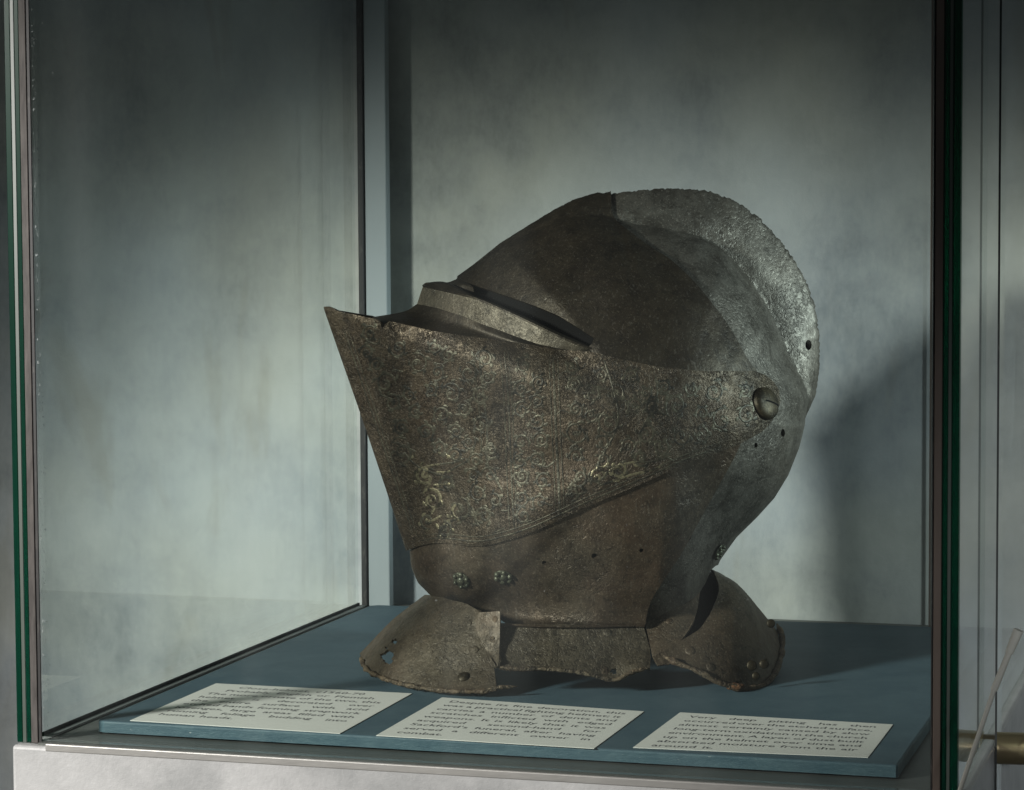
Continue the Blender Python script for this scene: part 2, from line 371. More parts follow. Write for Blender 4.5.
SIL = [(640,705),(560,690),(505,650),(470,612),(451,606.5),(432,597),(418,583),(411,567),(406,551),(386.5,491),(363.3,422),(348.6,380),(323,306.5),
 (336,288),(370,280),(410,276),(440,276),(456,277),(474,264),(500,243),(527,226),(553,210),(574,199),(597,192),(611,193),(638,190),(667,187.5),(690,188.5),(708,190),(737,200.6),(760.5,218),
 (781,240),(795.5,260),(807,281),(816,307),(820,336),(820,368),(816,395),(804,421),(797,446),(786,474),(772,497),(755,516),(734,537),(718,560),(703,600),(685,660),(640,705)]
s_ = np.concatenate([np.linspace(a, b, 8, endpoint=False) for a, b in zip(np.array(SIL, float), np.array(SIL[1:], float))]+[np.array(SIL[-1:], float)]); S = loc(s_[:,0], s_[:,1], 0)
# resample the outline densely and turn it into R(phi)
dx, dz = S[:,0]-CX, S[:,2]-CZ
ph = np.unwrap(np.arctan2(dz, dx)); rr = np.hypot(dx, dz)
if ph[-1] < ph[0]: ph, rr = ph[::-1], rr[::-1]
PHG = np.linspace(ph[0], ph[0]+2*math.pi, 1441)
rg = np.interp(PHG, ph, rr)
_o = np.array([(505,650,.0018),(472,612,.0018),(411,567,.0018),(407,553,.0042),(348,380,.0042),(323,306,.0042),(370,280,.0024),(597,192,.0024),(606,192,.0024),(614,192,0),(797,446,0),(703,600,0)])
_q = loc(_o[:,0], _o[:,1], 0); _p = PHG[0]+np.mod(np.arctan2(_q[:,2]-CZ, _q[:,0]-CX)-PHG[0], 2*math.pi); _i = np.argsort(_p); rg = rg-np.interp(PHG, _p[_i], _o[_i, 2])
k = np.exp(-np.linspace(-2, 2, 9)**2); k /= k.sum()
rg = np.convolve(np.concatenate([rg[-5:-1], rg, rg[1:5]]), k, 'valid')
PH0 = PHG[0]
def wrap(p): return PH0 + np.mod(p-PH0, 2*math.pi)
def perpx(lst):      # table px point -> value, as a function of phi
    a = np.array(lst, float); q = loc(a[:,0], a[:,1], 0); p = wrap(np.arctan2(q[:,2]-CZ, q[:,0]-CX)); i = np.argsort(p)
    return p[i], a[i, 2]
PXM = 1.64/F
hp, hv = perpx([(440,276,0),(500,243,3),(553,210,11),(597,192,24),(638,190,35),(667,187.5,41),(708,190,48),(760,218,53),(795,260,54),(816,307,48),(820,336,40),(820,368,26),(812,397,12),(803,422,1),(797,446,0)])
# exponent of the section: 1 = sharp keel, 0.5 = round
ep, ev = perpx([(640,700,.62),(505,640,.62),(451,606,.62),(411,567,.72),(387,491,.85),(348,380,.9),(323,307,.9),(410,276,.8),(500,243,.6),(597,192,.52),(700,188,.5),(816,307,.5),(797,446,.5),(755,516,.52),(703,600,.58)])
W0 = .102
def Rphi(p, off=0): return np.interp(wrap(p), PHG, rg, period=None) + off
def ragged(p):
    h_ = np.interp(wrap(p), hp, hv, left=0, right=0)/50
    return -.0011*h_*np.abs(np.sin(p*61)*.5+np.sin(p*143+1)*.5+np.sin(p*237+2)*.4)
def Tfun(r, p, off=0):
    R0 = Rphi(p, off); R = R0 + ragged(p); hc = np.interp(wrap(p), hp, hv, left=0, right=0)*PXM
    Rs = R0-hc
    b = np.interp(wrap(p), ep, ev)
    a = (W0+off)*np.power(np.maximum(np.cos(np.minimum(r/Rs, 1)*math.pi/2), 0), b)
    wc = np.clip(hc/(12*PXM), 0, 1); wc = wc*wc*(3-2*wc)
    u = np.clip((R0-r)/np.maximum(hc, 1e-5), 0, 1)
    tc = .0020 + off + .0085*u
    kk = .034; hh = np.clip(kk-np.abs(a-tc), 0, kk)/kk; us = np.clip(u*1.25, 0, 1); us = us*us*(3-2*us)
    us = np.where(r > Rs, us, 1.0)
    sm = np.maximum(a, tc) + hh*hh*kk/4*us
    edge = np.sqrt(np.clip(1-np.clip(r/R, 0, 1)**60, 0, 1))
    return (a*(1-wc) + sm*wc*edge), R
def dent(x, z):
    return .0009*np.sin(x*43+1.3)*np.sin(z*37+.4) + .0005*np.sin(x*97+z*71) + .0004*np.sin(z*151-x*60)
def Txz(x, z, off=0):
    r = np.hypot(x-CX, z-CZ); p = np.arctan2(z-CZ, x-CX)
    T, R = Tfun(np.minimum(r, 1e9), p, off)
    return np.where(r < R, T + dent(x, z)*np.clip(T/.03, 0, 1), 0), r, p, R
def hit(px, py, off=0):
    """helmet-frame point of the near side of the form under an image position"""
    px = np.asarray(px, float); py = np.asarray(py, float); y = np.zeros_like(px)
    for i in range(40):
        q = loc(px, py, -y); T = Txz(q[...,0], q[...,2], off)[0]; y = y*.6 + T*.4
    return loc(px, py, -y)
NR = 260
def sparam(r, p, off):
    """arc length from the pole along the section, and its value at the keel"""
    g = np.linspace(0, 1, NR)**.9
    g = 1-(1-g)**1.6
    T0, R = Tfun(np.zeros_like(p), p, off)
    rt = g[None, :]*R[:, None]
    Tt = Tfun(rt, np.repeat(p[:, None], NR, 1), off)[0]; Tt[:, -1] = 0
    ds = np.hypot(np.diff(rt, axis=1), np.diff(Tt, axis=1)); s = np.concatenate([np.zeros((len(p), 1)), np.cumsum(ds, 1)], 1)
    return rt, s, R
def r2s(r, p, off):
    rt, s, R = sparam(r, p, off)
    return np.array([np.interp(a, b, c) for a, b, c in zip(r, rt, s)]), s[:, -1], R
def s2r(sv, p, off):
    rt, s, R = sparam(sv, p, off)
    return np.array([np.interp(a, c, b) for a, b, c in zip(sv, rt, s)]), s[:, -1], R
def densify(poly, step, closed=True):
    out = []; n = len(poly)
    for i in range(n if closed else n-1):
        a, b = np.array(poly[i][:2], float), np.array(poly[(i+1) % n][:2], float)
        m = max(1, int(math.ceil(np.linalg.norm(b-a)/step)))
        out += [a+(b-a)*j/m for j in range(m)]
    if not closed: out.append(np.array(poly[-1][:2], float))
    return np.array(out)
def smooth_poly(pts, n=6):
    """Catmull-Rom through an open run of points"""
    P = [np.array(p, float) for p in pts]; P = [2*P[0]-P[1]] + P + [2*P[-1]-P[-2]]; out = []
    for i in range(1, len(P)-2):
        for j in range(n):
            u = j/n
            out.append(.5*((2*P[i])+(-P[i-1]+P[i+1])*u+(2*P[i-1]-5*P[i]+4*P[i+1]-P[i+2])*u*u+(-P[i-1]+3*P[i]-3*P[i+1]+P[i+2])*u**3))
    out.append(P[-2]); return out
def inside(pt, poly):
    x, y = pt[:,0], pt[:,1]; c = np.zeros(len(pt), bool); n = len(poly); j = n-1
    for i in range(n):
        xi, yi = poly[i]; xj, yj = poly[j]
        if yi != yj:
            m = ((yi > y) != (yj > y)) & (x < (xj-xi)*(y-yi)/(yj-yi)+xi); c ^= m
        j = i
    return c
def plate(name, poly, off, mat, thick=.0016, holes=(), step=.0024, mirror=True, rough_edge=0):
    pp = densify(poly, 2.2)
    q = hit(pp[:,0], pp[:,1], off)
    r = np.hypot(q[:,0]-CX, q[:,2]-CZ); p = np.arctan2(q[:,2]-CZ, q[:,0]-CX)
    s, smax, R = r2s(r, p, off)
    s = np.where(s > smax-.0022, smax, s)
    D = np.stack([s*np.cos(p), s*np.sin(p)], 1)
    keep = [0]
    for i in range(1, len(D)):
        if np.linalg.norm(D[i]-D[keep[-1]]) > .0004: keep.append(i)
    D = D[keep]
    if np.linalg.norm(D[0]-D[-1]) < .0004: D = D[:-1]
    # interior grid
    lo, hi = D.min(0), D.max(0)
    gx, gy = np.meshgrid(np.arange(lo[0], hi[0], step), np.arange(lo[1], hi[1], step*.866))
    gx = gx + (np.arange(gx.shape[0]) % 2)[:, None]*step/2
    G = np.stack([gx.ravel(), gy.ravel()], 1) + rng.uniform(-.12, .12, (gx.size, 2))*step
    G = G[inside(G, D)]
    # not too close to the boundary
    dd = np.full(len(G), 1e9)
    for a, b in zip(D, np.roll(D, -1, 0)):
        ab = b-a; u = np.clip(((G-a) @ ab)/(ab@ab+1e-12), 0, 1); dd = np.minimum(dd, np.linalg.norm(G-(a+u[:, None]*ab), axis=1))
    G = G[dd > step*.45]
    HL = []
    for h_ in holes:
        if len(h_) == 3:
            cx, cy, hr = h_; hp_ = [(cx+hr[0]*math.cos(a), cy+hr[1]*math.sin(a)) for a in np.linspace(0, 2*math.pi, 14)[:-1]]
        else: hp_ = h_
        hp_ = np.array(hp_, float); qq = hit(hp_[:,0], hp_[:,1], off)
        r_ = np.hypot(qq[:,0]-CX, qq[:,2]-CZ); p_ = np.arctan2(qq[:,2]-CZ, qq[:,0]-CX)
        s_h, _, _ = r2s(r_, p_, off); Hh = np.stack([s_h*np.cos(p_), s_h*np.sin(p_)], 1); HL.append(Hh)
        c0 = Hh.mean(0); rad = np.linalg.norm(Hh-c0, axis=1).max()
        G = G[np.linalg.norm(G-c0, axis=1) > rad*1.12]
    pts = [Vector(d) for d in D]; n0 = len(pts); edges = []
    for Hh in HL:
        b = len(pts); pts += [Vector(d) for d in Hh]; edges += [(b+i, b+(i+1) % len(Hh)) for i in range(len(Hh))]
    pts += [Vector(d) for d in G]
    vo, eo, fo, _, _, _ = delaunay_2d_cdt(pts, edges, [list(range(n0))], 1, 1e-6)
    V = np.array([(v.x, v.y) for v in vo]); fo = [f for f in fo if len(f) >= 3]
    cen = np.array([V[list(f)].mean(0) for f in fo]); kf = np.ones(len(fo), bool)
    for Hh in HL: kf &= ~inside(cen, Hh)
    fo = [f for f, kk in zip(fo, kf) if kk]
    used = sorted({i for f in fo for i in f}); mp = {o: i for i, o in enumerate(used)}; V = V[used]; fo = [tuple(mp[i] for i in f) for f in fo]
    sv = np.hypot(V[:,0], V[:,1]); pv = np.arctan2(V[:,1], V[:,0])
    def shell(o_):
        # keep the same fraction of arc length so inner and outer shells correspond
        r0, sm0, _ = s2r(sv, pv, off); fr = np.clip(sv/sm0, 0, 1); med = fr > .9995
        rr_, sm, R_ = s2r(fr*0 + np.minimum(sv/sm0, 1)*r2s(np.full(len(pv), 9.), pv, o_)[1], pv, o_)
        x = CX+rr_*np.cos(pv); z = CZ+rr_*np.sin(pv)
        T = Tfun(rr_, pv, o_)[0]; T = T + dent(x, z)*np.clip(T/.03, 0, 1)
        T = np.where(med, 0, np.maximum(T, .0002)); return np.stack([x, -T, z], 1), med
    Vo, med = shell(off); Vi, _ = shell(off-thick)
    sides = [1, -1] if mirror else [1]
    verts, faces = [], []; n = len(V)
    from collections import Counter
    ec = Counter(); ed = {}
    for f in fo:
        for a, b in zip(f, f[1:]+f[:1]):
            ec[(min(a, b), max(a, b))] += 1; ed[(min(a, b), max(a, b))] = (a, b)
    bnd = [ed[e] for e, c_ in ec.items() if c_ == 1]
    for sd in sides:
        b = len(verts)
        verts += [(x, y*sd, z) for x, y, z in Vo] + [(x, y*sd, z) for x, y, z in Vi]
        # the disk is x right, z up seen from -y, so counter-clockwise faces look towards -y
        for f in fo:
            a_ = tuple(b+i for i in f); i_ = tuple(b+n+i for i in reversed(f))
            faces += [a_, i_] if sd == 1 else [a_[::-1], i_[::-1]]
        for a, c_ in bnd:
            if med[a] and med[c_] and mirror: continue
            fc = (b+c_, b+a, b+n+a, b+n+c_)
            faces.append(fc if sd == 1 else fc[::-1])
    o = obj(name, verts, faces, mat, helmet, True)
    bm = bmesh.new(); bm.from_mesh(o.data)
    if mirror:
        vm = [v for v in bm.verts if abs(v.co.y) < 1e-6]; bmesh.ops.remove_doubles(bm, verts=vm, dist=.0003)
    for e in bm.edges:
        if len(e.link_faces) == 2 and e.calc_face_angle(0) > math.radians(50): e.smooth = False
    bm.to_mesh(o.data); bm.free()
    return o

# ------------------------------------------------------------------ helmet plates
vent_low = [(755,436),(740,444),(715,454),(686,463.5),(672,470),(644,483),(608,498),(580,510),(557,521),(535,531),(515,538),(496,543.5),(481,546.5),(467,546),(454,544),(443,543),(431,543.5),(418,546),(406,551)]
vent_top = [(323,306.5),(330,306.8),(338,311),(352,314),(366,317),(375,318.5),(380,321),(382,330),(385,324),(390,321),(407,325),(433,331),(466,336),(500,340),(540,346),(574,350),(592,352),(625,360),(660,367),(700,371),(735,371),(755,371),(766,375),(774,382),(779,390),(780.5,402),(777,413),(770,424),(762,432)]
VENT = vent_top + vent_low + [(396,554),(370,480),(330,370),(300,310)]
plate('ventail', VENT, .0042, M_VENT, thick=.0022, holes=[(394,0,(0,0))][:0])
edge1 = [(612,180),(610.6,196),(613.5,216.6),(629.5,231),(651,247),(670,259),(690.6,277.7),(708,298),(725.6,321),(737,339),(746,356),(757,371)]
BROW = [(457.5,274),(458,280.3),(463,281),(486,289),(507,296),(527,303),(543,309),(559,316),(577,327),(594,338),(592,344),(588,347),(600,364),(640,378),(700,384),(745,392),(770,400),(772,386)] + smooth_poly(edge1[::-1], 3) + [(597,180),(560,190),(500,225),(470,255)]
plate('visor', BROW, .0024, M_BROW, thick=.0022)
SKULL = [(600,205),(640,255),(700,330),(740,380),(735,440),(705,500),(690,540),(672,556),(654,577),(641,600),(636,618),(647,622),(660,616),(673,609),(688,602),(699,594),(706,582),(711,570),(727,556),(745,540),(830,480),(850,400),(850,300),(800,200),(720,160),(612,165)]
plate('skull', SKULL, 0, M_SKULL, thick=.0018, holes=[(808.5,345,(3.2,5.2)), (783,433,(2.0,4.0)), (756,445,(1.6,2.6)), (638,0,(0,0))][:3])
seam = [(744,430),(738,450),(722,480),(700,520),(680,556),(664,580),(651,601),(644,622)]
BEV = [(404,545),(418,539),(440,537),(460,537),(481,540),(515,531),(557,514),(608,490),(644,475),(690,454),(744,432)] + smooth_poly(seam, 3)[1:] + [(643,625.5),(620,625),(580,625),(545,625),(520,624.5),(505,622),(490,613),(472,610),(451,608),(430,603),(405,580),(396,555)]
plate('bevor', BEV, .0018, M_BEV, thick=.0022, holes=[(544.2,562.8,(2.3,2.0)), (594.4,556,(3.0,2.6)), (641.5,550.5,(2.2,2.2))])

plate('slot_shade_sheet', [(466,272),(464,290),(497,313),(530,327),(562,342),(590,353),(640,372),(660,330),(600,290),(520,262)], -.006, M_DARK, thick=.0012, step=.005)  # added black sheet, stands in for the shade behind the sight slot

_b = [o for o in helmet.children if o.name == 'bevor'][0]; _z0, _z1 = loc(570, 598, -.07)[2], loc(570, 624, -.07)[2]; _x0, _x1 = loc(478, 610, -.05)[0], loc(520, 610, -.06)[0]
for v_ in _b.data.vertices:      # the neck turns outwards at its foot
    u_ = min(1, max(0, (_z0-v_.co.z)/(_z0-_z1))); w_ = min(1, max(0, (v_.co.x-_x0)/(_x1-_x0)))
    if abs(v_.co.y) > .01: v_.co.y += math.copysign(.0062*u_*u_*w_, v_.co.y)
_b.data.update()

# ------------------------------------------------------------------ lofted pieces
def resample(pts, n):
    P = np.array(smooth_poly(pts, 12) if len(pts) > 2 else densify3(pts)); d = np.concatenate([[0], np.cumsum(np.linalg.norm(np.diff(P, axis=0), axis=1))])
    u = np.linspace(0, d[-1], n); return np.stack([np.interp(u, d, P[:, i]) for i in range(3)], 1)
def densify3(pts): return [np.array(pts[0])*(1-u)+np.array(pts[1])*u for u in np.linspace(0, 1, 12)]
def sheet(name, rails, mat, thick=.0016, nu=60, nv=24, parent=None, jit=0, jit_edge=0, holes=(), flip=False, mirror=False, local=False):
    RL = [resample([r_ if local else loc(*r_) for r_ in rail], nu) for rail in rails]
    A = np.array(RL)                                    # rails x nu x 3
    cols = [resample([A[k_, i] for k_ in range(len(rails))], nv) if len(rails) > 2 else np.linspace(A[0, i], A[1, i], nv) for i in range(nu)]
    Gd = np.array(cols)                                 # nu x nv x 3
    if jit:
        for i in range(nu):
            for j in range(nv):
                nn = noise.noise(Vector(Gd[i, j])*90)*jit + noise.noise(Vector(Gd[i, j])*260)*jit*.5; Gd[i, j] += np.array([0, nn, nn*.4])
    if jit_edge:
        for i in range(nu):
            e_ = noise.noise(Vector((i*.31, 3, 1)))*jit_edge + noise.noise(Vector((i*.9, 7, 1)))*jit_edge*.6
            dr = Gd[i, -1]-Gd[i, -2]; dr /= np.linalg.norm(dr)+1e-9; Gd[i, -1] += dr*e_; Gd[i, -2] += dr*e_*.6
    du = np.gradient(Gd, axis=0); dv = np.gradient(Gd, axis=1); N = np.cross(du, dv); N /= np.linalg.norm(N, axis=2, keepdims=True)+1e-12
    if N[..., 1].mean() > 0: N = -N
    if flip: N = -N
    Gi = Gd - N*thick; verts = list(Gd.reshape(-1, 3)) + list(Gi.reshape(-1, 3)); n = nu*nv; idx = lambda i, j: i*nv+j
    kill = set()
    for hx, hy, hw, hh in holes:
        for i in range(nu-1):
            for j in range(nv-1):
                c_ = BL.T @ ((Gd[i, j]+Gd[i+1, j+1])/2) + HO - np.array([0, 0, H]); cc = M @ c_; px = 512+F*cc[0]/cc[2]; py = 395+F*cc[1]/cc[2]
                th_ = math.atan2(py-hy, px-hx)
                if ((px-hx)/hw)**2 + ((py-hy)/hh)**2 < 1+.28*math.sin(3*th_+hx)+.2*math.sin(5*th_+hy): kill.add((i, j))
    faces = []; q = np.cross(Gd[1, 0]-Gd[0, 0], Gd[0, 1]-Gd[0, 0]); rev = q @ N[0, 0] < 0
    cellz = {(i, j) for i in range(nu-1) for j in range(nv-1)} - kill
    from collections import Counter
    ec = Counter(); ed = {}
    for i, j in cellz:
        f = (idx(i, j), idx(i+1, j), idx(i+1, j+1), idx(i, j+1)); f = f[::-1] if rev else f
        faces += [f, tuple(n+a for a in f[::-1])]
        for a, b in zip(f, f[1:]+f[:1]): ec[(min(a, b), max(a, b))] += 1; ed[(min(a, b), max(a, b))] = (a, b)
    for e, c_ in ec.items():
        if c_ == 1: a, b = ed[e]; faces.append((b, a, n+a, n+b))
    if mirror:
        m_ = len(verts); verts += [(v[0], -v[1], v[2]) for v in verts]; faces += [tuple(m_+a for a in f[::-1]) for f in faces]
    o = obj(name, verts, faces, mat, parent or helmet, True)
    bm = bmesh.new(); bm.from_mesh(o.data)
    for e in bm.edges:
        if len(e.link_faces) == 2 and e.calc_face_angle(0) > math.radians(50): e.smooth = False
    bm.to_mesh(o.data); bm.free(); return o

def lat(px, x0, w=.088, L=175): 
    u = min(1, max(0, (px-x0)/L)); return -w*math.sin(math.pi/2*u)**.85
def rail(lst, x0, dy=0, w=.088, L=175): return [(a, b, lat(a, x0, w, L)+dy) for a, b in lst]
rA = [(376,322),(407,332),(440,340),(500,350),(560,358),(592,358)]
rAh = [(373,317,0.0)] + [(a, b, float(hit(a, b, -.001)[1])) for a, b in rA]
r1 = rail([(417,304),(425,305.5),(440,309),(462,316),(488,326),(515,336),(544,345.5),(575,351),(592,352.5)], 417)
r2 = rail([(423,287),(430,288.5),(450,293),(474,299),(497,308.5),(515,316.5),(537,327),(559,337.5),(580,346),(593,350)], 423, -.002)
rc = [((a[0]*.55+b[0]*.45), (a[1]*.55+b[1]*.45)+2.5) for a, b in zip([(376,318)]+rA[1:], [(417,304),(440,309),(462,316),(515,336),(560,349),(592,352.5)])]
sheet('sight_ledge', [rAh, [(404,311.5,0)]+[(a, b, lat(a, 400, .080, 190)) for a, b in [(420,317),(445,325),(470,331),(520,344),(560,352),(592,354)]], r1], M_BROW, thick=.0015, nu=70, nv=14, mirror=True)
led = sheet('sight_rib', [r1, r2], M_LEDGE, thick=.0015, nu=80, nv=8, mirror=True, jit=.0006)
r3 = rail([(427,284.5),(440,284),(451,286),(474,298),(497,307),(515,315),(530,321.5),(562,336.5),(580,344),(588,347.5)], 427, .004)
r4 = rail([(430,292),(440,294),(451,298),(474,308),(497,317),(515,325),(530,331.5),(562,346.5),(580,354),(588,355)], 427, .012)
sheet('sight_lip', [r2, r3, r4], M_BROW, thick=.0012, nu=80, nv=10, mirror=True, flip=False)

sheet('sight_lip', [[(424,287,0),(437,283.5,0),(449,282,0),(457,279,0),(462,280,-.002)], [(428,289,-.008),(440,288,-.012),(452,286.5,-.0145),(461,284,-.016),(472,286,-.024)], [(430,292,-.010),(442,292,-.014),(453,290.5,-.0165),(462,289,-.018),(474,292,-.026)]], M_BROW, thick=.0012, nu=20, nv=10, mirror=True)
# front collar plate (near half, wrapping a little past the front)
mid1b = 0
top = [(425,594.5,.012),(434,595,-.004),(447,598.5,-.018),(460,602,-.034),(470,605.5,-.048),(479,611,-.0605)]
mid = [(392,620,.010),(402,626,-.016),(420,634,-.041),(445,640,-.058),(467,644,-.068),(489,645,-.0725)]
mid2 = [(369,644,.010),(378,652,-.020),(398,662,-.048),(430,668,-.067),(462,671,-.078),(494,668,-.0825)]
bot = [(359.5,654,.010),(367,667,-.022),(388,679,-.050),(420,687,-.075),(455,691,-.090),(496.5,687,-.097)]
fc = sheet('collar_front_plate', [top, mid, mid2, bot], M_COL, thick=.0016, nu=110, nv=60, jit=.0008, jit_edge=.0012,
   holes=[(387.5,657,6.2,6.8),(394.3,641.6,3.0,2.4),(361,661,4.2,2.6),(386,648,1.6,1.3)])
def tube(name, pts, rad, mat, parent=None, nseg=170, ring=9, jit=.35, taper=True, local=False, seed=0):
    P = resample([p if local else loc(*p) for p in pts], nseg); verts, faces = [], []; nseg0 = nseg
    T_ = np.gradient(P, axis=0); T_ /= np.linalg.norm(T_, axis=1, keepdims=True)
    for i in range(nseg):
        a = np.cross(T_[i], [0, 0, 1.]); a /= np.linalg.norm(a)+1e-9; b = np.cross(T_[i], a)
        rr_ = rad*(1+1.1*jit*noise.noise(Vector((i*.13+seed, 1, 2)))+jit*.35*noise.noise(Vector((i*.45+seed, 5, 2))))
        if taper: rr_ *= min(1, .35+min(i, nseg-1-i)*.12)
        for k_ in range(ring):
            an = 2*math.pi*k_/ring; r_ = rr_*(1+jit*.7*noise.noise(Vector((i*.33+seed, k_*1.7, 9)))); verts.append(P[i]+r_*(math.cos(an)*a+math.sin(an)*b))
    for i in range(nseg-1):
        for k_ in range(ring): faces.append((i*ring+k_, i*ring+(k_+1) % ring, (i+1)*ring+(k_+1) % ring, (i+1)*ring+k_))
    faces += [tuple(range(ring))[::-1], tuple((nseg-1)*ring+k_ for k_ in range(ring))]
    return obj(name, verts, faces, mat, parent or helmet, True)
tube('rolled_rim', [(360.5,657,.006),(366,668.5,-.023),(378,676,-.041),(398,683,-.06),(425,688.5,-.079),(455,691.5,-.093),(480,691.5,-.097),(497,690,-.099)], .0015, M_RIM, fc, jit=.55)
tube('rolled_rim', [(488,689,-.098),(499,687.5,-.099),(508,687,-.098),(517.5,686.5,-.097)], .0013, M_RIM, fc, nseg=24, jit=.7, seed=40)
# inner front neck (dark inside)
# side plate
st = [(497,622.5,-.068),(540,624.5,-.072),(590,625,-.072),(643,624.5,-.069)]
sm_ = [(494,645,-.078),(540,648,-.082),(590,650,-.082),(650,650,-.080)]
sb = [(499,668,-.092),(520,670,-.093),(538,669.5,-.093),(565,671,-.094),(585,674,-.094),(600,677,-.094),(614,681,-.094),(626,675,-.093),(638,669,-.092),(650,668.5,-.090)]
sp = sheet('collar_side_plate', [st, sm_, sb], M_SIDE, thick=.0016, nu=120, nv=34, jit=.0009, jit_edge=.0010, holes=[(613.5,671.5,3.2,2.6)])
tube('rusty_edge', [(500,667,-.0925),(520,669,-.0935),(540,668.5,-.0935),(570,671,-.0945),(590,674.5,-.0945),(614,680,-.0945),(630,673,-.0935),(648,668,-.091)], .0014, M_RIM, sp, jit=.35, seed=90)
tube('top_bead', [(507,624.5,-.0725),(545,626.3,-.0745),(590,626.5,-.0745),(642,625.5,-.071)], .0009, M_BEV, sp, jit=.3, nseg=60, seed=12)
# bracket plate between front and side plates
bt = sheet('riveted_strap', [[(479,612.4,-.070),(490,611.8,-.073),(500,611.3,-.076)], [(476,629,-.0735),(490,630,-.077),(499.8,631,-.080)], [(486,650,-.0790),(495,652,-.083),(499.3,650,-.085)], [(494.8,664,-.092),(497,667,-.0925),(499,660,-.092)]], M_COL, thick=.0014, nu=14, nv=30, jit=.0004)
# rear side lame (flaring foot of the skull)
rl = sheet('collar_rear_lame', [[(645,622,-.066),(660,616,-.064),(673,609,-.061),(688,602,-.055),(700,592,-.047)],
                           [(649,640,-.076),(664,637,-.076),(678,631,-.073),(690,622,-.066),(697,611,-.058)],
                           [(652,656,-.085),(660,653,-.085),(671,648,-.083),(682,639,-.078),(689,630,-.072)]], M_COL, thick=.0014, nu=40, nv=24, jit=.0006)
sheet('collar_shard', [[(652,655,-.086),(658,654,-.086),(663,653,-.085)], [(658,665,-.09),(668,664,-.089),(675,661,-.088)]], M_COL, thick=.0014, nu=16, nv=10, jit=.001, jit_edge=.001)
# rear collar plate, wraps from near side round the nape to the far side
rt = [(661,653,-.088),(682,640,-.080),(700,628,-.072),(713,608,-.060),(719,589,-.046),(714,572,-.032),(712,569.5,-.018),(722,574,.006),(734,583,.03)]
rm = [(675,662,-.092),(700,654,-.088),(722,640,-.078),(738,622,-.062),(744,606,-.046),(745,596,-.030),(744,592,-.014),(747,594,.008),(752,600,.035)]
rb = [(692,667,-.096),(711,678,-.098),(728,684,-.097),(745,688,-.092),(761,684,-.078),(771,675,-.058),(777,662,-.034),(780,648,-.010),(778,632,.020)]
rp_ = sheet('collar_rear_plate', [rt, rm, rb], M_COL, thick=.0016, nu=140, nv=44, jit=.0008, jit_edge=.0012,
      holes=[(770.8,623,3.0,4.2),(752,665,4.0,5.0),(766,663,3.4,3.8),(755.5,676,3.2,2.6),(738,683,3.6,2.2)])
tube('rolled_rim', [(663,656,-.090),(680,664,-.095),(700,672,-.098),(714,680,-.099),(730,686,-.098),(746,689,-.093),(762,686,-.080),(772.5,677,-.060),(779,664,-.036),(782,650,-.012),(782,636,.012),(777,624,.03)], .0019, M_RIM, rp_, jit=.5, seed=20, nseg=130)
# flattened band above the rim at the right end
# far half of the collar
sheet('collar_far_plate', [[(x_, -y_, z_) for x_, y_, z_ in [tuple(loc(*p)) for p in st]], [(x_, -y_, z_) for x_, y_, z_ in [tuple(loc(*p)) for p in sm_]], [(x_, -y_, z_+.004) for x_, y_, z_ in [tuple(loc(*p)) for p in [sb[0], sb[3], sb[9]]]]], M_SIDE, nu=50, nv=20, local=True, flip=True)
sheet('collar_far_plate', [[(640,600,.07),(675,590,.068),(695,576,.055),(710,572,.035),(720,576,.012)], [(640,650,.085),(680,650,.09),(715,655,.08),(745,650,.05),(765,640,.02)]], M_DARK, nu=50, nv=14, flip=True)  # far nape piece, coloured near-black for the shade inside the neck gap
# flake of rust under the rear plate
bm = bmesh.new(); bmesh.ops.create_icosphere(bm, subdivisions=3, radius=.0042)
for v_ in bm.verts:
    v_.co = Vector((v_.co.x*1.25, v_.co.y*.9, v_.co.z*.55)); v_.co *= 1+.45*noise.noise(v_.co*420)
    v_.co += Vector(loc(735.5, 686.5, -.096))
obj_bm('rust_flake', bm, M_RUST, rp_, True)

# ------------------------------------------------------------------ rivets, rosettes, pivot
def frame_at(px, py, off=0, y=None):
    if y is None:
        p0 = hit(px, py, off); a = hit(px+3, py, off); b = hit(px, py+3, off)
    else: p0 = loc(px, py, y); a = p0+np.array([.01,0,0]); b = p0+np.array([0,-.002,-.01])
    n = np.cross(a-p0, b-p0); n /= np.linalg.norm(n); n = n if n[1] < 0 else -n
    q = Vector(n).to_track_quat('Z', 'Y').to_matrix().to_4x4(); q.translation = Vector(p0); return q
def dome(bm, mat4, r, hgt, seg=20, cx=0, cy=0, cz=0):
    rings = 6; vs = []
    for i in range(rings+1):
        a = math.pi/2*i/rings; rr_ = r*math.cos(a); z = hgt*math.sin(a)
        if i == rings: vs.append([bm.verts.new(mat4 @ Vector((cx, cy, cz+z)))]); continue
        vs.append([bm.verts.new(mat4 @ Vector((cx+rr_*math.cos(t_), cy+rr_*math.sin(t_), cz+z))) for t_ in np.linspace(0, 2*math.pi, seg, endpoint=False)])
    for i in range(rings):
        for k_ in range(seg):
            if i == rings-1: bm.faces.new((vs[i][k_], vs[i][(k_+1) % seg], vs[i+1][0]))
            else: bm.faces.new((vs[i][k_], vs[i][(k_+1) % seg], vs[i+1][(k_+1) % seg], vs[i+1][k_]))
def rivet(px, py, y, r, hgt, mat, parent, off=0):
    m4 = frame_at(px, py, off, y); bm = bmesh.new(); dome(bm, m4, r, hgt, 16); return obj_bm('rivet', bm, mat, parent, True)
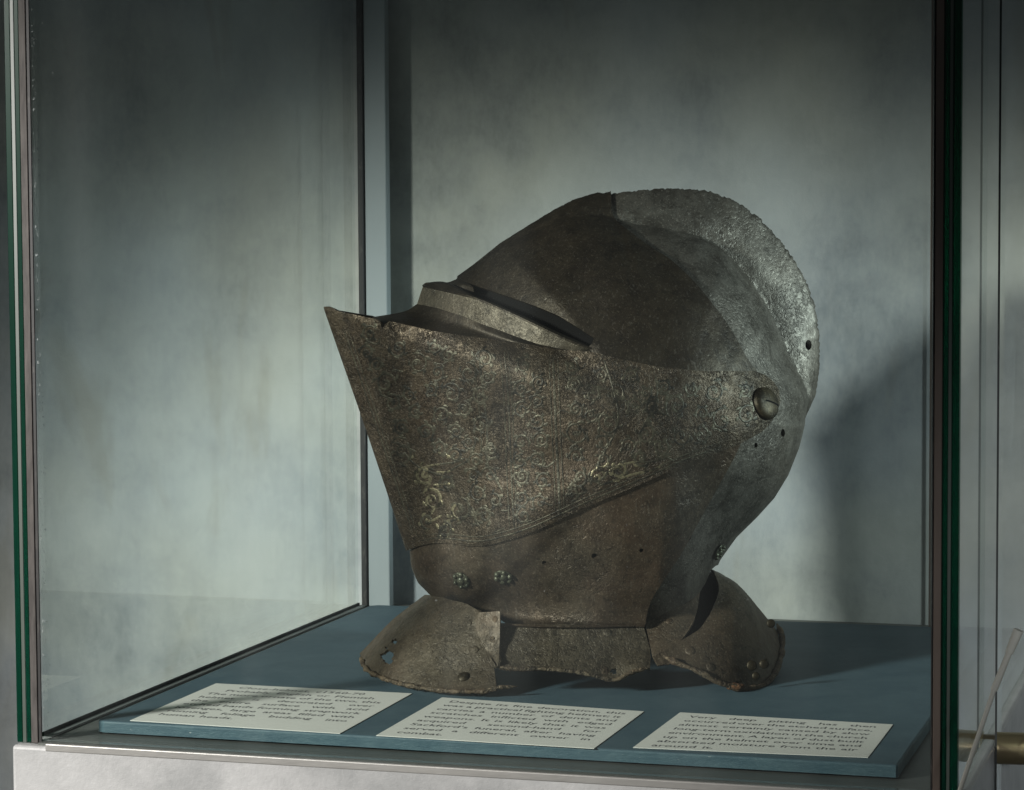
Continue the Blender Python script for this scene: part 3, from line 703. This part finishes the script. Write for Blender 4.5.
def rosette(px, py, off=.0020, r=.0063):
    m4 = frame_at(px, py, off); bm = bmesh.new()
    dome(bm, m4, r*.98, .0012, 24)
    dome(bm, m4, r*.50, .0025, 16)
    for k_ in range(6):
        a = 2*math.pi*k_/6+.3; rr_ = r*.30*(1+.2*random.uniform(-1, 1))
        dome(bm, m4, rr_, .0025+random.uniform(-.0007, .0003), 12, r*.75*math.cos(a), r*.75*math.sin(a), 0)
    return obj_bm('rosette', bm, M_BRONZE, helmet, True)
rosette(461.5, 580.5); rosette(503.5, 577)
m4 = frame_at(722, 553.5, .0018); 
rosette(719, 552, .0018, .0055)
# pivot screw
m4 = frame_at(765.5, 403.5, .0042)
bm = bmesh.new(); 
def screw(bm, m4, r, base_h, dome_h):
    seg = 36; rings = 7; prof = [(r*1.02, -.002), (r, base_h)] + [(r*math.cos(math.pi/2*i/rings), base_h+dome_h*math.sin(math.pi/2*i/rings)) for i in range(1, rings+1)]
    vs = []
    for rr_, z in prof:
        vs.append([bm.verts.new(m4 @ Vector((max(rr_, 1e-5)*math.cos(t_), max(rr_, 1e-5)*math.sin(t_), z))) for t_ in np.linspace(0, 2*math.pi, seg, endpoint=False)])
    for i in range(len(vs)-1):
        for k_ in range(seg): bm.faces.new((vs[i][k_], vs[i][(k_+1) % seg], vs[i+1][(k_+1) % seg], vs[i+1][k_]))
screw(bm, m4, .0103, .0012, .0036)
pv = obj_bm('pivot_screw', bm, M_BRASS, helmet, True)
# slot across its right half, a flat near-black strip in place of its shade
a = np.array(loc(766, 404.0, -.1)); 
sl = []
for px_, py_ in [(768,403.8),(771.5,404.4),(775,405)]:
    pass
def ray_dome(u, v_, m4=m4, r=.0103): 
    rr_ = math.hypot(u, v_)/r; return m4 @ Vector((u, v_, .0012+.0036*math.sqrt(max(0, 1-rr_*rr_))+.00005))
inv = m4.to_3x3(); ax = inv.inverted() @ Vector((1, 0, -.08)); ax = Vector((ax.x, ax.y)).normalized(); pp_ = Vector((-ax.y, ax.x))
vs_, fs_ = [], []
for i, u in enumerate(np.linspace(-.0050, .0096, 16)):
    for sgn in (-1, 1):
        wv = .0006*(1 if 0 < i < 15 else .4); q2 = ax*u + pp_*sgn*wv; vs_.append(ray_dome(q2.x, q2.y))
for i in range(15): fs_.append((2*i, 2*i+1, 2*i+3, 2*i+2))
obj('screw_slot', vs_, fs_, M_DARK, pv)
rivet(471, 660, -.0800, .0, .0, M_BRASS, fc) if False else None
from mathutils.bvhtree import BVHTree
def on_sheet_rivet(px, py, y, r, hgt, mat, parent):
    bv = BVHTree.FromPolygons([v.co for v in parent.data.vertices], [tuple(p.vertices) for p in parent.data.polygons])
    d = Vector(loc(px, py, -.2)-CAM).normalized(); hit_, nrm, _, _ = bv.ray_cast(Vector(CAM), d)
    if hit_ is None: return rivet(px, py, y, r, hgt, mat, parent)
    if nrm.dot(d) > 0: nrm = -nrm
    m4 = nrm.to_track_quat('Z', 'Y').to_matrix().to_4x4(); m4.translation = hit_ - nrm*.0002
    bm = bmesh.new(); dome(bm, m4, r, hgt, 20)
    for v in bm.verts: v.co += Vector((1, 1, 1))*noise.noise(v.co*500)*.00025
    return obj_bm('rivet', bm, mat, parent, True)
on_sheet_rivet(463.5, 677, -.0905, .0040, .0022, M_BRASS, fc)
on_sheet_rivet(469, 623.5, -.0700, .0022, .0010, M_COL, fc)
on_sheet_rivet(475, 649.5, -.0805, .0026, .0010, M_COL, fc)
on_sheet_rivet(495, 619, -.0790, .0021, .0008, M_RIM, bt)
on_sheet_rivet(492.5, 639.5, -.0850, .0021, .0008, M_RIM, bt)
on_sheet_rivet(607.5, 632.5, -.0780, .0030, .0010, M_SIDE, sp)
on_sheet_rivet(604.5, 670, -.0945, .0034, .0007, M_RIM, sp)
on_sheet_rivet(690, 650.5, -.0905, .0034, .0010, M_COL, rp_)
on_sheet_rivet(711, 667, -.0975, .0032, .0010, M_COL, rp_)
for x_, y_, r_ in ((771,623.5,.0028),(752,665.5,.0034),(764,664,.0030),(756,676,.0026),(739,682.5,.0024)): on_sheet_rivet(x_, y_, -.09, r_, .0011, M_BRASS, rp_)  # no rivets here: dark domes added over the plate's holes
on_sheet_rivet(669.5, 621, -.0680, .0022, .0009, M_BEV, rl)

# ------------------------------------------------------------------ etched ornament on the ventail (relief strips lying on its surface)
def spiral(cx, cy, r, turns=1.6, a0=0, d=1, w=1.6, n=34):
    out = []
    for i in range(n):
        u = i/(n-1); rr_ = r*(1-u*.86); a_ = a0+d*2*math.pi*turns*u; out.append((cx+rr_*math.cos(a_)*.92, cy+rr_*math.sin(a_)))
    return (out, w)
def leaf(x, y, a_, L, w=3.0, bend=.3):
    out = []
    for i in range(9):
        u = i/8; aa = a_+bend*u*2; out.append((x+L*u*math.cos(aa), y+L*u*math.sin(aa)))
    return (out, w, 'leaf')
CUR = []
def L_(pts, w=1.3): CUR.append(([tuple(p) for p in smooth_poly(pts, 6)], w))
lowl = lambda x: np.interp(x, [p[0] for p in vent_low[::-1]], [p[1] for p in vent_low[::-1]])
topl = lambda x: np.interp(x, [p[0] for p in vent_top if p[0] < 760], [p[1] for p in vent_top if p[0] < 760])
keel = lambda y: 323+(y-306)*.338
for dx_, w_ in ((-3, 1.0), (1.5, 1.3), (5, .9)):
    L_([(503+dx_,352),(507+dx_,400),(509+dx_,450),(511+dx_,500),(513+dx_,532)], w_)
for dx_, w_ in ((-4, 1.0), (0, 2.2), (4.5, 1.0)):
    L_([(553+dx_,356),(555+dx_,400),(557+dx_,450),(559+dx_,490),(560+dx_,514)], w_)
L_([(478,350),(483,390),(487,430),(487,462),(496,480),(503,492)], 1.8); L_([(473,352),(477,390),(481,430),(480,458),(470,474)], 1.0)
L_([(604,360),(612,384),(618,410),(616,430),(606,450)], 1.6); L_([(655,376),(657,392),(654,406),(648,418),(642,430),(640,446)], 1.9)
# borders along the edges of the plate
xs_ = np.linspace(420, 735, 60)
for dd_, w_ in ((5.0, 1.2), (9.5, .9)):
    L_([(x_, lowl(x_)-dd_) for x_ in xs_[::3]], w_)
ys_ = np.linspace(330, 535, 14)
L_([(keel(y_)+13, y_) for y_ in ys_], 1.1); L_([(keel(y_)+17, y_) for y_ in ys_], .8)
# running foliage: scrolls packed over the fields, each with leaves along its outside
placed = []
def scroll(x, y, r, sgn, w):
    a0 = random.uniform(0, 6.28); CUR.append(spiral(x, y, r, random.uniform(1.25, 1.7), a0, sgn, w))
    CUR.append((CUR[-1][0][:14], w*.6)) if False else None
    for k_ in range(random.randint(4, 6)):
        aa = a0 + sgn*(k_*1.15+.3); rr_ = r*(1-k_*.09)
        CUR.append(leaf(x+rr_*.92*math.cos(aa), y+rr_*math.sin(aa), aa+sgn*random.uniform(.5, 1.2), random.uniform(.45, .75)*r, random.uniform(1.9, 3.0), sgn*random.uniform(.1, .5)))
    for k_ in range(2):
        aa = random.uniform(0, 6.28); CUR.append(leaf(x, y, aa, r*.35, 2.6, 0))
for (x, y, r) in ((459,510,13),(432,500,12),(424,474,10),(447,484,9),(484,516,11),(444,530,9),(580,478,10),(597,477,9),(618,470,9),(641,458,9),(676,406,13)):
    placed.append((x, y, r)); scroll(x, y, r, random.choice((-1, 1)), 2.3)
tries = 0
while tries < 9000 and len(placed) < 120:
    tries += 1; x = random.uniform(352, 748); y = random.uniform(322, 542); r = random.uniform(7.5, 13.5)
    if y > lowl(x)-r-10 or y < topl(x)+r+6 or x < keel(y)+r+18: continue
    if any(abs(x-bx) < r+3 for bx in (507, 557)): continue
    if 507 < x < 557: r = min(r, 9)
    if any(math.hypot(x-q[0], y-q[1]) < (r+q[2])*.98 for q in placed): continue
    placed.append((x, y, r)); scroll(x, y, r, random.choice((-1, 1)), random.uniform(1.5, 2.1))
for i in range(45):
    x = random.uniform(360, 740); y = random.uniform(325, 540)
    if y > lowl(x)-10 or y < topl(x)+6 or x < keel(y)+18: continue
    L_([(x, y), (x+random.uniform(3, 9), y+random.uniform(-6, 6)), (x+random.uniform(8, 16), y+random.uniform(-6, 6))], random.uniform(.9, 1.6))
L_([(404,452),(412,462),(424,470),(437,474),(449,478)], 1.5); L_([(418,470),(428,466),(442,464),(456,462),(466,458)], 1.5)
L_([(436,472),(447,472),(458,466),(466,462),(467,458)], 1.6)
L_([(438,536),(446,524),(460,518),(480,514),(494,508)], 1.8)
L_([(604,474),(618,466),(634,462),(650,462),(664,458)], 1.6); L_([(598,486),(616,480),(634,474),(652,470),(668,462)], 1.8)
lowline = lambda x: np.interp(x, [p[0] for p in vent_low[::-1]], [p[1] for p in vent_low[::-1]])
EV, EF, EM = [], [], []
for cv in CUR:
    pts = np.array(cv[0]); w_ = cv[1]; lf = len(cv) == 3
    ok = pts[:,1] < lowline(pts[:,0])-3
    if ok.sum() < 3: continue
    pts = pts[ok]; n = len(pts)
    tg = np.gradient(pts, axis=0); tg /= np.linalg.norm(tg, axis=1, keepdims=True)+1e-9; nm = np.stack([-tg[:,1], tg[:,0]], 1)
    u = np.linspace(0, 1, n)
    ww = w_*(np.sin(math.pi*np.clip(u*.96+.02, 0, 1)) if lf else np.minimum(1, np.minimum(u, 1-u)*8+.35))*.62
    lft, rgt = pts+nm*ww[:, None], pts-nm*ww[:, None]
    A = hit(lft[:,0], lft[:,1], .0042+.00003); B = hit(pts[:,0], pts[:,1], (.0042+.00027)); C_ = hit(rgt[:,0], rgt[:,1], .0042+.00003)
    b = len(EV); thr = random.uniform(.28, .95)
    for i in range(n): EV += [A[i], B[i], C_[i]]
    for i in range(n-1):
        for k_ in (0, 1):
            EF.append((b+3*i+k_, b+3*i+k_+1, b+3*i+k_+4, b+3*i+k_+3)); xx, yy = pts[i]
            br_ = math.exp(-((xx-428)/30)**2-((yy-492)/42)**2) + .5*math.exp(-((xx-480)/50)**2-((yy-530)/14)**2) + .65*math.exp(-((xx-630)/50)**2-((yy-472)/16)**2)  # worn gilt plus painted glints: brighter strips where the visor shines
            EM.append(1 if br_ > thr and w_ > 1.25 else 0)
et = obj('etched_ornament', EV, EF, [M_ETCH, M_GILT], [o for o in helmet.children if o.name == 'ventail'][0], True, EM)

# ------------------------------------------------------------------ right of the case: rod and brass fitting
p0, p1, p2 = on_y(958, 796, 1.24), on_y(994, 690, 1.24), on_y(1018.5, 630, 1.24)
rod = empty('thin_rod', p0)
tag(rod, 'thin pale wand leaning outside the case at the right edge, thicker at its tip', 'rod')
def wtube(name, a, b, ra, rb_, mat, parent, seg=14):
    a, b = Vector(a)-parent.location, Vector(b)-parent.location
    bm = bmesh.new(); bmesh.ops.create_cone(bm, cap_ends=True, segments=seg, radius1=ra, radius2=rb_, depth=(b-a).length)
    m_ = (b-a).to_track_quat('Z', 'Y').to_matrix().to_4x4(); m_.translation = (a+b)/2; bm.transform(m_)
    es = [e for e in bm.edges if len(e.link_faces) == 2 and e.calc_face_angle(0) > 1]; bmesh.ops.bevel(bm, geom=es, offset=min(ra, rb_)*.08, segments=1, affect='EDGES')
    for e in bm.edges:
        if len(e.link_faces) == 2 and e.calc_face_angle(0) > math.radians(28): e.smooth = False
    return obj_bm(name, bm, mat, parent, True)
t = NT('pale_rod'); v = t.coord(); c = t.mix(t.noise(v, 150, 4), (.55,.53,.46), (.72,.70,.62)); t.pbr(c, .5); M_ROD = t.m
wtube('shaft', p0, p1, .0012, .0012, M_ROD, rod); wtube('sleeve', p1, p1+(p2-p1)*.62, .0018, .0015, M_ROD, rod); wtube('tip', p1+(p2-p1)*.62, p2, .0021, .0025, M_ROD, rod)
t = NT('polished_brass'); v = t.coord(); c = t.mix(t.noise(v, 90, 4), (.26,.20,.12), (.36,.29,.17)); t.pbr(c, .34, .85); M_PB = t.m
t = NT('dark_brass'); t.pbr((.16,.13,.09), .3, .8); M_DB = t.m
YS = 1.46
q0, q1, q2, q3 = on_y(962, 747, YS), on_y(975, 747, YS), on_y(998, 748, YS), on_y(1034, 749, YS)
bolt = empty('glass_fitting', q3)
tag(bolt, 'round brass glass fitting at the right edge of the photo, beyond the case corner', 'fitting')
rb1 = 14.5*YS/F*1.02
wtube('collar', q0, q1, rb1, rb1, M_PB, bolt, 40); wtube('stem', q1, q2, rb1*.9, rb1*.9, M_DB, bolt, 40); wtube('cap', q2, q3, rb1*1.08, rb1*1.08, M_PB, bolt, 40)
gx_ = float(q2[0])
# free-standing glass sheet the fitting clamps
gs = box_obj('glass_screen', (gx_+.0002, gx_+.0014, YS-.02, YS+.006, -.6, .62), [M_GLASS_R, M_SEAL])
for pf in gs.data.polygons:
    if pf.normal.y < -.5: pf.material_index = 1
tag(gs, 'narrow clear glass fin with a thin dark edge, right of the case', 'glass screen')

# ------------------------------------------------------------------ light
wd = bpy.data.worlds.new('World'); sc.world = wd; wd.use_nodes = True
bg = wd.node_tree.nodes['Background']; bg.inputs[0].default_value = (.90,.97,1,1); bg.inputs[1].default_value = .044
def spot(name, pos, target, power, size, blend, radius, color):
    l = bpy.data.lights.new(name, 'SPOT'); l.energy = power; l.spot_size = math.radians(size); l.spot_blend = blend; l.shadow_soft_size = radius; l.color = color
    o = bpy.data.objects.new(name, l); COL.objects.link(o); o.location = pos
    o.rotation_euler = (Vector(target)-Vector(pos)).to_track_quat('-Z', 'Y').to_euler(); return o
DL = 1.9; EL = math.radians(16.5); AZ = math.radians(38.4)
ld = (math.sin(AZ), math.cos(AZ))
kp = (-.46-ld[0]*DL, 1.53-ld[1]*DL, .10+DL*math.tan(EL))
spot('key_spot', kp, (-.56, 1.60, -.098), 226, 31.0, .52, .11, (1, .975, .93))
spot('wall_fill_spot', (.50, -.30, .42), (-.06, 1.87, .02), 72, 19, 1.0, .05, (.92, .97, 1))  # added fill for the right wall and the helmet's shadow on it
pr = HO + rh*1.05 - fh*.33
spot('comb_spot', (pr[0], pr[1], .34), tuple(loc(806, 330, 0) @ BL + HO), 66, 24, 1.0, .05, (.84, .95, 1))

sc.view_settings.view_transform = 'Standard'; sc.view_settings.look = 'None'; sc.view_settings.exposure = 0; sc.view_settings.gamma = 1
sc.cycles.max_bounces = 10; sc.cycles.transparent_max_bounces = 24; sc.cycles.use_denoising = True
